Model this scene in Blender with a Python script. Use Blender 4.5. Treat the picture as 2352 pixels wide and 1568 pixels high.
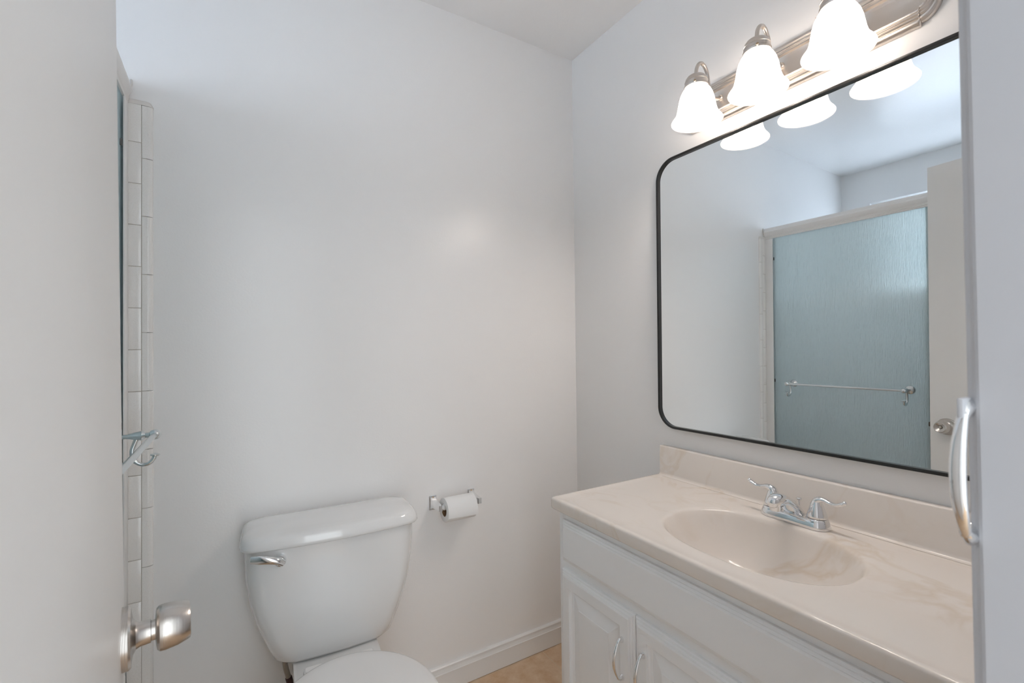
import bpy, bmesh, math, random
from mathutils import Vector, Matrix

sc = bpy.context.scene
for o in list(bpy.data.objects):
    bpy.data.objects.remove(o, do_unlink=True)
random.seed(7)
PI = math.pi

# ------------------------------------------------------------------ camera
XW, YB, HC = 1.249, 1.541, 2.44          # mirror wall, toilet wall, ceiling height
F_PX, YAW, PITCH, ROLL = 1058.1, 0.5440, 0.01352, -0.01083
CAM = Vector((0.0, 0.0, 1.2097))
fw = Vector((math.sin(YAW) * math.cos(PITCH), math.cos(YAW) * math.cos(PITCH), math.sin(PITCH)))
rt = Vector((math.cos(YAW), -math.sin(YAW), 0.0))
up = rt.cross(fw)
rt2 = rt * math.cos(ROLL) + up * math.sin(ROLL)
up2 = up * math.cos(ROLL) - rt * math.sin(ROLL)
cd = bpy.data.cameras.new('camera')
cam = bpy.data.objects.new('camera', cd)
sc.collection.objects.link(cam)
M = Matrix((rt2, up2, -fw)).transposed().to_4x4()
M.translation = CAM
cam.matrix_world = M
cd.sensor_fit = 'HORIZONTAL'
cd.sensor_width = 36.0
cd.lens = F_PX / 2352.0 * 36.0
cd.clip_start = 0.02
cd.dof.use_dof = True
cd.dof.focus_distance = 1.45
cd.dof.aperture_fstop = 9.0
sc.camera = cam

# ------------------------------------------------------------------ light
sc.view_settings.view_transform = 'Standard'
sc.view_settings.look = 'None'
sc.view_settings.gamma = 1.0
sc.view_settings.use_curve_mapping = False
sc.view_settings.exposure = 0.03
world = bpy.data.worlds.new('world')
sc.world = world
world.use_nodes = True
bg = world.node_tree.nodes['Background']
bg.inputs[0].default_value = (0.87, 0.945, 1.0, 1.0)   # daylight in the next room, through the open doorway
bg.inputs[1].default_value = 3.6
BULB_STRENGTH = 112.0
BULB_COLOR = (1.0, 0.885, 0.80, 1.0)
ld = bpy.data.lights.new('window_daylight', 'AREA')    # sky outside the shower window
ld.shape = 'RECTANGLE'
ld.size, ld.size_y = 1.30, 0.90
ld.energy = 49.0
ld.color = (0.76, 0.87, 1.0)
lo = bpy.data.objects.new('window_daylight', ld)
sc.collection.objects.link(lo)
lo.location = (-1.62, 0.80, 1.90)
lo.rotation_euler = (0.0, -PI / 2, 0.0)
sc.cycles.max_bounces = 12
sc.cycles.diffuse_bounces = 8
sc.cycles.glossy_bounces = 6
sc.cycles.transmission_bounces = 8
sc.cycles.transparent_max_bounces = 12
sc.cycles.use_denoising = True
sc.cycles.use_adaptive_sampling = True
sc.cycles.adaptive_threshold = 0.03
sc.cycles.sample_clamp_indirect = 4.0
sc.cycles.caustics_reflective = True
sc.cycles.blur_glossy = 1.0
sc.cycles.caustics_refractive = False


# ------------------------------------------------------------------ materials
def new_mat(name):
    m = bpy.data.materials.new(name)
    m.use_nodes = True
    nt = m.node_tree
    return m, nt, nt.nodes['Principled BSDF']


def add_bump(nt, bsdf, scale, strength, dist=0.002, detail=4.0, stretch=None, socket='Normal'):
    tc = nt.nodes.new('ShaderNodeTexCoord')
    nz = nt.nodes.new('ShaderNodeTexNoise')
    nz.inputs['Scale'].default_value = scale
    nz.inputs['Detail'].default_value = detail
    src = tc.outputs['Object']
    if stretch:
        mp = nt.nodes.new('ShaderNodeMapping')
        mp.inputs['Scale'].default_value = stretch
        nt.links.new(src, mp.inputs['Vector'])
        src = mp.outputs['Vector']
    nt.links.new(src, nz.inputs['Vector'])
    b = nt.nodes.new('ShaderNodeBump')
    b.inputs['Strength'].default_value = strength
    b.inputs['Distance'].default_value = dist
    nt.links.new(nz.outputs['Fac'], b.inputs['Height'])
    nt.links.new(b.outputs['Normal'], bsdf.inputs[socket])
    return b, nz


def paint(name, col, rough=0.4, bump=0.0, scale=260.0, spec=0.5, coat=0.0, coat_rough=0.2):
    m, nt, b = new_mat(name)
    b.inputs['Base Color'].default_value = (*col, 1)
    b.inputs['Roughness'].default_value = rough
    b.inputs['Specular IOR Level'].default_value = spec
    if coat:
        b.inputs['Coat Weight'].default_value = coat
        b.inputs['Coat Roughness'].default_value = coat_rough
    if bump:
        add_bump(nt, b, scale, bump)
    return m


def metal(name, col, rough, brush=None):
    m, nt, b = new_mat(name)
    b.inputs['Base Color'].default_value = (*col, 1)
    b.inputs['Metallic'].default_value = 1.0
    b.inputs['Roughness'].default_value = rough
    if brush:
        add_bump(nt, b, 1.0, 0.15, 0.0006, 3.0, brush)
    return m


WALL = paint('wall_paint', (0.90, 0.893, 0.885), 0.26, 0.10, 170.0)
CEIL = paint('ceiling_paint', (0.92, 0.912, 0.905), 0.24, 0.16, 120.0)
TRIMP = paint('trim_paint', (0.84, 0.835, 0.825), 0.25, 0.03, 60.0)
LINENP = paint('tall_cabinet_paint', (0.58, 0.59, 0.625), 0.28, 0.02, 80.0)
DOORP = paint('door_paint', (0.83, 0.825, 0.812), 0.32, 0.05, 90.0)
CABP = paint('cabinet_paint', (0.90, 0.91, 0.92), 0.30, 0.02, 80.0)
CERAMIC = paint('white_ceramic', (0.84, 0.84, 0.835), 0.07, 0.0, coat=0.6, coat_rough=0.03)
SEATP = paint('seat_plastic', (0.82, 0.81, 0.80), 0.22)
TUBP = paint('tub_enamel', (0.85, 0.85, 0.84), 0.12)
ALU = paint('white_aluminium', (0.87, 0.865, 0.855), 0.28)
CHROME = metal('chrome', (0.86, 0.87, 0.88), 0.06)
SATCHROME = metal('satin_chrome', (0.74, 0.78, 0.79), 0.20)
NICKEL = metal('brushed_nickel', (0.66, 0.61, 0.565), 0.30, (3.0, 6.0, 700.0))
KNOBM = metal('satin_nickel_knob', (0.60, 0.565, 0.53), 0.27, (700.0, 3.0, 3.0))
DARKM = metal('dark_metal', (0.16, 0.14, 0.12), 0.4)
BRASS = metal('brass', (0.50, 0.38, 0.25), 0.35)
BLACKF = paint('black_frame', (0.012, 0.011, 0.010), 0.28)
PAPER = paint('toilet_paper', (0.88, 0.88, 0.875), 0.95, 0.25, 500.0, 0.1)
CARD = paint('cardboard', (0.28, 0.17, 0.09), 0.9)
PLASTIC = paint('white_plastic', (0.84, 0.84, 0.83), 0.35)
MAROON = paint('dark_fitting', (0.05, 0.015, 0.015), 0.4)
BLACKR = paint('dark_rubber', (0.12, 0.12, 0.12), 0.6)
CAULK = paint('aged_caulk', (0.72, 0.70, 0.67), 0.6, 0.3, 200.0)

MIRROR, nt, b = new_mat('mirror_silver')
b.inputs['Base Color'].default_value = (0.90, 0.915, 0.915, 1)
b.inputs['Metallic'].default_value = 1.0
b.inputs['Roughness'].default_value = 0.0

BULBM, nt, b = new_mat('lit_bulb')
b.inputs['Base Color'].default_value = (0.9, 0.9, 0.9, 1)
b.inputs['Emission Color'].default_value = BULB_COLOR
b.inputs['Emission Strength'].default_value = BULB_STRENGTH

# frosted glass lamp shade: lets part of the light straight through, scatters the rest
SHADEM = bpy.data.materials.new('frosted_shade_glass')
SHADEM.use_nodes = True
nt = SHADEM.node_tree
nt.nodes.clear()
out = nt.nodes.new('ShaderNodeOutputMaterial')
tr = nt.nodes.new('ShaderNodeBsdfTransparent')
tr.inputs[0].default_value = (1, 1, 1, 1)
tl = nt.nodes.new('ShaderNodeBsdfTranslucent')
tl.inputs[0].default_value = (0.93, 0.92, 0.90, 1)
df = nt.nodes.new('ShaderNodeBsdfDiffuse')
df.inputs[0].default_value = (0.92, 0.91, 0.89, 1)
gl = nt.nodes.new('ShaderNodeBsdfGlossy')
gl.inputs['Roughness'].default_value = 0.25
m1 = nt.nodes.new('ShaderNodeMixShader'); m1.inputs[0].default_value = 0.22
m2 = nt.nodes.new('ShaderNodeMixShader'); m2.inputs[0].default_value = 0.28
m3 = nt.nodes.new('ShaderNodeMixShader'); m3.inputs[0].default_value = 0.04
nt.links.new(tl.outputs[0], m1.inputs[1]); nt.links.new(df.outputs[0], m1.inputs[2])
nt.links.new(m1.outputs[0], m2.inputs[1]); nt.links.new(tr.outputs[0], m2.inputs[2])
nt.links.new(m2.outputs[0], m3.inputs[1]); nt.links.new(gl.outputs[0], m3.inputs[2])
nt.links.new(m3.outputs[0], out.inputs[0])


def obscure_glass(name, tint, t_clear, streak, bump_s, gloss=0.14, rough=0.16, refr=0.0):
    m = bpy.data.materials.new(name)
    m.use_nodes = True
    nt = m.node_tree
    nt.nodes.clear()
    out = nt.nodes.new('ShaderNodeOutputMaterial')
    tc = nt.nodes.new('ShaderNodeTexCoord')
    mp = nt.nodes.new('ShaderNodeMapping')
    mp.inputs['Scale'].default_value = streak
    nz = nt.nodes.new('ShaderNodeTexNoise')
    nz.inputs['Scale'].default_value = 1.0
    nz.inputs['Detail'].default_value = 3.0
    bp = nt.nodes.new('ShaderNodeBump')
    bp.inputs['Strength'].default_value = bump_s
    bp.inputs['Distance'].default_value = 0.004
    nt.links.new(tc.outputs['Object'], mp.inputs[0])
    nt.links.new(mp.outputs[0], nz.inputs['Vector'])
    nt.links.new(nz.outputs['Fac'], bp.inputs['Height'])
    tl = nt.nodes.new('ShaderNodeBsdfTranslucent'); tl.inputs[0].default_value = (*tint, 1)
    tr = nt.nodes.new('ShaderNodeBsdfTransparent'); tr.inputs[0].default_value = (*tint, 1)
    df = nt.nodes.new('ShaderNodeBsdfDiffuse'); df.inputs[0].default_value = (*tint, 1)
    gl = nt.nodes.new('ShaderNodeBsdfGlossy'); gl.inputs['Roughness'].default_value = rough
    for n in (tl, df, gl):
        nt.links.new(bp.outputs[0], n.inputs['Normal'])
    a = nt.nodes.new('ShaderNodeMixShader'); a.inputs[0].default_value = 0.35
    nt.links.new(tl.outputs[0], a.inputs[1]); nt.links.new(df.outputs[0], a.inputs[2])
    rf = nt.nodes.new('ShaderNodeBsdfRefraction')
    rf.inputs['Color'].default_value = (*tint, 1)
    rf.inputs['Roughness'].default_value = 0.30
    rf.inputs['IOR'].default_value = 1.18
    nt.links.new(bp.outputs[0], rf.inputs['Normal'])
    a2 = nt.nodes.new('ShaderNodeMixShader'); a2.inputs[0].default_value = refr
    nt.links.new(a.outputs[0], a2.inputs[1]); nt.links.new(rf.outputs[0], a2.inputs[2])
    a = a2
    b = nt.nodes.new('ShaderNodeMixShader'); b.inputs[0].default_value = t_clear
    nt.links.new(a.outputs[0], b.inputs[1]); nt.links.new(tr.outputs[0], b.inputs[2])
    c = nt.nodes.new('ShaderNodeMixShader'); c.inputs[0].default_value = gloss
    nt.links.new(b.outputs[0], c.inputs[1]); nt.links.new(gl.outputs[0], c.inputs[2])
    nt.links.new(c.outputs[0], out.inputs[0])
    return m


RAIN = obscure_glass('rain_glass', (0.82, 0.885, 0.875), 0.06, (60.0, 230.0, 22.0), 1.0, refr=0.34)
FROST = obscure_glass('frosted_window_glass', (0.95, 0.97, 1.0), 0.35, (80.0, 80.0, 80.0), 0.2)

# cultured marble
MARBLE, nt, b = new_mat('cultured_marble')
tc = nt.nodes.new('ShaderNodeTexCoord')
mp = nt.nodes.new('ShaderNodeMapping')
mp.inputs['Scale'].default_value = (1.6, 1.0, 1.0)
mp.inputs['Rotation'].default_value = (0, 0, 0.5)
nz0 = nt.nodes.new('ShaderNodeTexNoise'); nz0.inputs['Scale'].default_value = 3.2; nz0.inputs['Detail'].default_value = 5
nz0.inputs['Distortion'].default_value = 1.6
nz1 = nt.nodes.new('ShaderNodeTexNoise'); nz1.inputs['Scale'].default_value = 2.6; nz1.inputs['Detail'].default_value = 2
rp = nt.nodes.new('ShaderNodeValToRGB')
e = rp.color_ramp.elements
e[0].position = 0.44; e[0].color = (0.82, 0.765, 0.71, 1)
e[1].position = 0.52; e[1].color = (0.82, 0.765, 0.71, 1)
x = rp.color_ramp.elements.new(0.48); x.color = (0.71, 0.61, 0.50, 1)
rp2 = nt.nodes.new('ShaderNodeValToRGB')
rp2.color_ramp.elements[0].position = 0.45; rp2.color_ramp.elements[0].color = (0, 0, 0, 1)
rp2.color_ramp.elements[1].position = 0.66; rp2.color_ramp.elements[1].color = (0.8, 0.8, 0.8, 1)
mx = nt.nodes.new('ShaderNodeMix'); mx.data_type = 'RGBA'
mx.inputs[6].default_value = (0.82, 0.765, 0.71, 1)
nt.links.new(tc.outputs['Object'], mp.inputs[0])
nt.links.new(mp.outputs[0], nz0.inputs['Vector']); nt.links.new(mp.outputs[0], nz1.inputs['Vector'])
nt.links.new(nz0.outputs['Fac'], rp.inputs[0]); nt.links.new(nz1.outputs['Fac'], rp2.inputs[0])
nt.links.new(rp2.outputs[0], mx.inputs[0]); nt.links.new(rp.outputs[0], mx.inputs[7])
nt.links.new(mx.outputs[2], b.inputs['Base Color'])
b.inputs['Roughness'].default_value = 0.16

# beige floor tile with pale grout
FLOORM, nt, b = new_mat('beige_floor_tile')
tc = nt.nodes.new('ShaderNodeTexCoord')
mp = nt.nodes.new('ShaderNodeMapping')
mp.inputs['Location'].default_value = (-0.135, 0.0, 0)
br = nt.nodes.new('ShaderNodeTexBrick')
br.offset = 0.0
br.inputs['Scale'].default_value = 1.0
br.inputs['Mortar Size'].default_value = 0.0022
br.inputs['Brick Width'].default_value = 0.305
br.inputs['Row Height'].default_value = 0.305
br.inputs['Mortar'].default_value = (0.68, 0.53, 0.38, 1)
nz = nt.nodes.new('ShaderNodeTexNoise'); nz.inputs['Scale'].default_value = 14.0; nz.inputs['Detail'].default_value = 8; nz.inputs['Roughness'].default_value = 0.65
rp = nt.nodes.new('ShaderNodeValToRGB')
rp.color_ramp.elements[0].position = 0.34; rp.color_ramp.elements[0].color = (0.60, 0.385, 0.215, 1)
rp.color_ramp.elements[1].position = 0.66; rp.color_ramp.elements[1].color = (0.76, 0.585, 0.42, 1)
nt.links.new(tc.outputs['Object'], mp.inputs[0]); nt.links.new(mp.outputs[0], br.inputs['Vector'])
nt.links.new(tc.outputs['Object'], nz.inputs['Vector']); nt.links.new(nz.outputs['Fac'], rp.inputs[0])
nt.links.new(rp.outputs[0], br.inputs['Color1']); nt.links.new(rp.outputs[0], br.inputs['Color2'])
nt.links.new(br.outputs['Color'], b.inputs['Base Color'])
b.inputs['Roughness'].default_value = 0.38

# glazed wall tile, slightly mottled
TILE, nt, b = new_mat('glazed_wall_tile')
tc = nt.nodes.new('ShaderNodeTexCoord')
nz = nt.nodes.new('ShaderNodeTexNoise'); nz.inputs['Scale'].default_value = 700.0; nz.inputs['Detail'].default_value = 2
rp = nt.nodes.new('ShaderNodeValToRGB')
rp.color_ramp.elements[0].position = 0.32; rp.color_ramp.elements[0].color = (0.81, 0.795, 0.77, 1)
rp.color_ramp.elements[1].position = 0.48; rp.color_ramp.elements[1].color = (0.88, 0.87, 0.85, 1)
nt.links.new(tc.outputs['Object'], nz.inputs['Vector']); nt.links.new(nz.outputs['Fac'], rp.inputs[0])
nt.links.new(rp.outputs[0], b.inputs['Base Color'])
b.inputs['Roughness'].default_value = 0.14
GROUT = paint('grout', (0.56, 0.52, 0.47), 0.85)

# braided steel hose
BRAID, nt, b = new_mat('braided_steel')
b.inputs['Base Color'].default_value = (0.42, 0.40, 0.37, 1)
b.inputs['Metallic'].default_value = 0.9
b.inputs['Roughness'].default_value = 0.42
add_bump(nt, b, 1.0, 0.8, 0.002, 1.0, (500.0, 500.0, 220.0))


# ------------------------------------------------------------------ mesh helpers
class MB:
    def __init__(self):
        self.bm = bmesh.new()

    def verts(self, pts):
        return [self.bm.verts.new(p) for p in pts]

    def box(self, lo, hi, bevel=0.0, seg=2):
        lo, hi = Vector(lo), Vector(hi)
        c = [(x, y, z) for z in (lo.z, hi.z) for (x, y) in ((lo.x, lo.y), (hi.x, lo.y), (hi.x, hi.y), (lo.x, hi.y))]
        v = self.verts(c)
        fs = [self.bm.faces.new([v[i] for i in q]) for q in
              ((3, 2, 1, 0), (4, 5, 6, 7), (0, 1, 5, 4), (1, 2, 6, 5), (2, 3, 7, 6), (3, 0, 4, 7))]
        if bevel:
            es = list({e for f in fs for e in f.edges})
            bmesh.ops.bevel(self.bm, geom=es, offset=bevel, segments=seg, profile=0.5, affect='EDGES')
        return self

    def loft(self, rings, cap0=True, cap1=True, closed=True, loop=False):
        vr = [self.verts(r) for r in rings]
        n = len(vr[0])
        m = len(vr)
        for k in range(m if loop else m - 1):
            a, b = vr[k], vr[(k + 1) % m]
            for i in range(n if closed else n - 1):
                j = (i + 1) % n
                try:
                    self.bm.faces.new((a[i], a[j], b[j], b[i]))
                except ValueError:
                    pass
        if cap0 and closed and not loop:
            self.bm.faces.new(list(reversed(vr[0])))
        if cap1 and closed and not loop:
            self.bm.faces.new(vr[-1])
        return self

    def lathe(self, prof, origin, axis='Z', n=40, ref=None):
        """prof: (distance along axis, radius)."""
        o = Vector(origin)
        if isinstance(axis, str):
            ax = {'X': Vector((1, 0, 0)), 'Y': Vector((0, 1, 0)), 'Z': Vector((0, 0, 1))}[axis]
        else:
            ax = Vector(axis).normalized()
        t = Vector((0, 0, 1)) if abs(ax.z) < 0.9 else Vector((1, 0, 0))
        u = ax.cross(t).normalized()
        w = ax.cross(u)
        rings = []
        for (d, r) in prof:
            r = max(r, 1e-5)
            rings.append([o + ax * d + (u * math.cos(2 * PI * i / n) + w * math.sin(2 * PI * i / n)) * r for i in range(n)])
        return self.loft(rings)

    def tube(self, pts, rad, n=14, flat=None, side=None):
        """sweep a circle / ellipse along pts; rad: number or list; flat: ratio of second radius; side: fixed side vector."""
        pts = [Vector(p) for p in pts]
        m = len(pts)
        if not isinstance(rad, (list, tuple)):
            rad = [rad] * m
        rings = []
        prev = None
        for k, p in enumerate(pts):
            t = (pts[min(k + 1, m - 1)] - pts[max(k - 1, 0)]).normalized()
            if side is not None:
                u = Vector(side)
                u = (u - t * u.dot(t)).normalized()
            elif prev is None:
                a = Vector((0, 0, 1)) if abs(t.z) < 0.9 else Vector((1, 0, 0))
                u = t.cross(a).normalized()
            else:
                u = (prev - t * prev.dot(t)).normalized()
            prev = u
            w = t.cross(u)
            r = rad[k]
            ra, rb = (r if isinstance(r, (list, tuple)) else (r, r * (flat or 1.0)))
            rings.append([p + u * ra * math.cos(2 * PI * i / n) + w * rb * math.sin(2 * PI * i / n) for i in range(n)])
        return self.loft(rings)

    def sphere(self, c, r, n=20, m=12, sq=(1, 1, 1)):
        c = Vector(c)
        rings = []
        for k in range(m + 1):
            th = PI * k / m
            rr = max(math.sin(th), 1e-4)
            rings.append([c + Vector((sq[0] * r * rr * math.cos(2 * PI * i / n), sq[1] * r * rr * math.sin(2 * PI * i / n), -sq[2] * r * math.cos(th))) for i in range(n)])
        return self.loft(rings)

    def nest(self, o, u, v, nrm, w, h, prof):
        """nested rectangles: o = corner, prof = (inset, height)."""
        o, u, v, nrm = Vector(o), Vector(u), Vector(v), Vector(nrm)
        rings = []
        for (d, z) in prof:
            rings.append([o + u * a + v * b + nrm * z for (a, b) in ((d, d), (w - d, d), (w - d, h - d), (d, h - d))])
        return self.loft(rings)

    def extrude(self, poly, vec):
        vec = Vector(vec)
        a = [Vector(p) for p in poly]
        return self.loft([a, [p + vec for p in a]])

    def obj(self, name, mat, parent=None, smooth=35.0, sub=0):
        bmesh.ops.recalc_face_normals(self.bm, faces=self.bm.faces[:])
        me = bpy.data.meshes.new(name)
        self.bm.to_mesh(me)
        self.bm.free()
        if smooth:
            me.shade_smooth()
            me.set_sharp_from_angle(angle=math.radians(smooth))
        me.materials.append(mat)
        o = bpy.data.objects.new(name, me)
        sc.collection.objects.link(o)
        if parent is not None:
            o.parent = parent
            o.matrix_parent_inverse = parent_world(parent).inverted()
        if sub:
            md = o.modifiers.new('sub', 'SUBSURF')
            md.levels = md.render_levels = sub
        return o


def parent_world(o):
    m = o.matrix_basis.copy()
    while o.parent is not None:
        m = o.parent.matrix_basis @ o.matrix_parent_inverse @ m
        o = o.parent
    return m


def thing(name, label, cat, loc, rot=(0, 0, 0), group=None):
    o = bpy.data.objects.new(name, None)
    o.empty_display_size = 0.05
    sc.collection.objects.link(o)
    o.location = loc
    o.rotation_euler = rot
    return tag(o, label, cat, group)


def tag(o, label, cat, group=None):
    o['label'] = label
    o['category'] = cat
    if group:
        o['group'] = group
    return o


def struct(o, label=None, cat=None):
    o['kind'] = 'structure'
    if label:
        o['label'] = label
    if cat:
        o['category'] = cat
    return o


def smooth_path(ctrl, n=8):
    """Catmull-Rom through control points."""
    P = [Vector(p) for p in ctrl]
    P = [P[0] * 2 - P[1]] + P + [P[-1] * 2 - P[-2]]
    out = []
    for k in range(1, len(P) - 2):
        p0, p1, p2, p3 = P[k - 1:k + 3]
        for i in range(n):
            t = i / n
            out.append(0.5 * ((2 * p1) + (p2 - p0) * t + (2 * p0 - 5 * p1 + 4 * p2 - p3) * t * t + (3 * p1 - p0 - 3 * p2 + p3) * t ** 3))
    out.append(P[-2])
    return out


def lerp_list(vals, m):
    out = []
    for k in range(m):
        t = k / (m - 1) * (len(vals) - 1)
        i = min(int(t), len(vals) - 2)
        f = t - i
        out.append(vals[i] * (1 - f) + vals[i + 1] * f)
    return out


def rounded_rect(w, h, r, n=10):
    pts = []
    for (cx, cy, a0) in ((w / 2 - r, h / 2 - r, 0), (-w / 2 + r, h / 2 - r, PI / 2), (-w / 2 + r, -h / 2 + r, PI), (w / 2 - r, -h / 2 + r, 1.5 * PI)):
        for i in range(n + 1):
            a = a0 + PI / 2 * i / n
            pts.append((cx + r * math.cos(a), cy + r * math.sin(a)))
    return pts


# ------------------------------------------------------------------ room shell
XL = -1.246                                  # outer wall behind the shower
struct(MB().box((XL - 0.12, -1.20, -0.08), (XW + 0.12, YB + 0.12, 0.0)).obj('floor', FLOORM, smooth=0), 'beige mottled ceramic tile floor with pale grout', 'floor')
struct(MB().box((XL - 0.12, -1.20, HC), (XW + 0.12, YB + 0.12, HC + 0.08)).obj('ceiling', CEIL, smooth=0), 'plain white painted ceiling', 'ceiling')
struct(MB().box((XL - 0.12, YB, 0), (XW + 0.12, YB + 0.12, HC)).obj('wall_back', WALL, smooth=0), 'white semi-gloss wall behind the toilet', 'wall')
struct(MB().box((XW, -1.20, 0), (XW + 0.12, YB, HC)).obj('wall_right', WALL, smooth=0), 'white wall behind the mirror and vanity', 'wall')
WY0, WY1, WZ0, WZ1 = 0.30, 1.372, 1.52, 2.203     # shower window opening
w = MB()
w.box((XL - 0.12, -0.09, 0), (XL, WY0, HC))
w.box((XL - 0.12, WY1, 0), (XL, YB, HC))
w.box((XL - 0.12, WY0, 0), (XL, WY1, WZ0))
w.box((XL - 0.12, WY0, WZ1), (XL, WY1, HC))
struct(w.obj('wall_left', WALL, smooth=0), 'white outer wall with a window above the tub', 'wall')
w = MB()
w.box((XL, -0.09, 0), (-0.062, 0.03, HC))
w.box((-0.062, -0.09, 2.03), (0.44, 0.03, HC))
w.box((-0.29, -1.20, 0), (-0.19, -0.09, HC))  # unseen passage wall, added to keep doorway light off the tall cabinet
w.box((0.44, -0.40, 2.30), (XW, 0.10, HC))
w.box((0.40, -1.20, 0), (XW, -0.40, 2.30))  # unseen passage side, lengthened to narrow the light from behind the camera
w.box((0.40, -1.20, 2.30), (XW, -0.40, HC))
struct(w.obj('wall_front', WALL, smooth=0), 'white wall with the doorway, plus added passage walls', 'wall')

# baseboard on the toilet wall: flat with moulded top
bp = [(0.0, 0.0), (-0.013, 0.0), (-0.013, 0.062), (-0.0155, 0.0635), (-0.0155, 0.0665), (-0.013, 0.068), (-0.0112, 0.074),
      (-0.0095, 0.079), (-0.0095, 0.0815), (-0.0118, 0.083), (-0.0115, 0.0865), (-0.008, 0.0895), (-0.003, 0.0905), (0.0, 0.0905)]
m = MB()
m.extrude([(-0.178, YB + a, z + 0.002) for (a, z) in bp], (XW + 0.178, 0, 0))
struct(m.obj('baseboard_back', TRIMP, smooth=25), 'white moulded baseboard below the toilet wall', 'baseboard')
m = MB()
m.extrude([(XW + a, 1.085, z + 0.002) for (a, z) in bp], (0, YB - 0.016 - 1.085, 0))
struct(m.obj('baseboard_right', TRIMP, smooth=25))

# window over the tub
fr = MB()
for (a, b_) in (((WY0, WZ0), (WY1, WZ0 + 0.04)), ((WY0, WZ1 - 0.105), (WY1, WZ1 - 0.006)), ((WY0, WZ0), (WY0 + 0.04, WZ1)), ((WY1 - 0.04, WZ0), (WY1, WZ1)),
                (((WY0 + WY1) / 2 - 0.02, WZ0), ((WY0 + WY1) / 2 + 0.02, WZ1))):
    fr.box((XL - 0.115, a[0], a[1]), (XL - 0.070, b_[0], b_[1]), 0.003)
win = struct(fr.obj('window_1', PLASTIC), 'white framed frosted window above the tub', 'window')
MB().box((XL - 0.098, WY0 + 0.03, WZ0 + 0.03), (XL - 0.092, WY1 - 0.03, WZ1 - 0.06)).obj('window_pane', FROST, win, smooth=0)

# ------------------------------------------------------------------ tiled edge of the tub surround on the toilet wall
XA, XB, XC = -0.232, -0.2055, -0.182
ZT = 1.872
t = MB()
t.box((XL, YB - 0.006, 0.40), (XA - 0.0005, YB, ZT))
surround = struct(t.obj('trim_2', TILE, smooth=0), 'white tile surround inside the tub alcove', 'tile')
gt = MB()
gt.box((XA - 0.004, YB - 0.0085, 0.02), (XC - 0.012, YB - 0.0005, ZT - 0.004))
grout = struct(gt.obj('trim_1', GROUT, smooth=0), 'narrow strip of white wall tile with bullnose edge beside the shower', 'tile')
t = MB()
z = 1.7585 + 0.1085 - 0.0
zs = [1.7585 - 0.1087 * k for k in range(0, 17)]
top = ZT - 0.004
for k in range(-1, 16):
    z1 = (ZT - 0.012) if k < 0 else zs[k]
    z0 = zs[k + 1] if k >= 0 else zs[0]
    if z0 < 0.02:
        z0 = 0.02
    if z1 - z0 < 0.01:
        continue
    d = random.uniform(-0.0006, 0.0006)
    t.box((XA - 0.004, YB - 0.0105 + d, z0 + 0.0008), (XB - 0.0006, YB - 0.002, z1 - 0.0008), 0.0008, 2)
zs = [1.718 - 0.1527 * k for k in range(0, 13)]


def bullnose(mb, z0, z1):
    pr = [(XB + 0.0006, YB - 0.002), (XB + 0.0006, YB - 0.0098), (XB + 0.0016, YB - 0.0106), (XC - 0.012, YB - 0.0106)]
    for i in range(1, 9):
        a = PI / 2 * i / 8
        pr.append((XC - 0.012 + 0.012 * math.sin(a), YB - 0.0106 + 0.0100 * (1 - math.cos(a))))
    pr.append((XC, YB))
    pr.append((XC - 0.006, YB))
    mb.loft([[(a, b_, z0) for (a, b_) in pr], [(a, b_, z1) for (a, b_) in pr]])


for k in range(-1, 12):
    z1 = (ZT - 0.014) if k < 0 else zs[k]
    z0 = zs[k + 1] if k >= 0 else zs[0]
    z0 = max(z0, 0.02)
    if z1 - z0 > 0.01:
        bullnose(t, z0 + 0.0008, z1 - 0.0008)
t.obj('edge_tiles', TILE, grout, smooth=30)
# caulked cap over the strip
c = MB()
pr = []
for i in range(0, 9):
    a = PI / 2 * i / 8
    pr.append((YB - 0.0115 * math.cos(a), ZT - 0.014 + 0.016 * math.sin(a)))
pr.append((YB, ZT - 0.0145))
rings = []
xs = [XA - 0.002 + (XC + 0.001 - XA + 0.002) * i / 10 for i in range(11)]
for i, xx in enumerate(xs):
    s = 1.0 if i < 8 else math.sqrt(max(0.02, 1 - ((i - 7) / 3.0) ** 2))
    rings.append([(xx, YB + (py - YB) * s, ZT - 0.0145 + (pz - ZT + 0.0145) * s) for (py, pz) in pr])
c.loft(rings)
c.obj('caulk_cap', CAULK, grout)
c = MB()
c.tube([(XA - 0.004, YB - 0.004, ZT + 0.004), (XA + 0.001, YB - 0.003, ZT + 0.02), (XA + 0.005, YB - 0.002, ZT + 0.04), (XA + 0.004, YB - 0.002, ZT + 0.052)], [0.0035, 0.0030, 0.0024, 0.0018])
c.obj('caulk_bead', CAULK, grout)

# ------------------------------------------------------------------ bathtub
GX = -0.240                                                  # plane of the shower doors
tub = thing('bathtub', 'white bathtub behind the textured shower glass', 'bathtub', (-0.72, 0.78, 0.0))
m = MB()


def rr(cx, cy, w_, h_, r, z_):
    return [(cx + a, cy + b_, z_) for (a, b_) in rounded_rect(w_, h_, r)]


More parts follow.
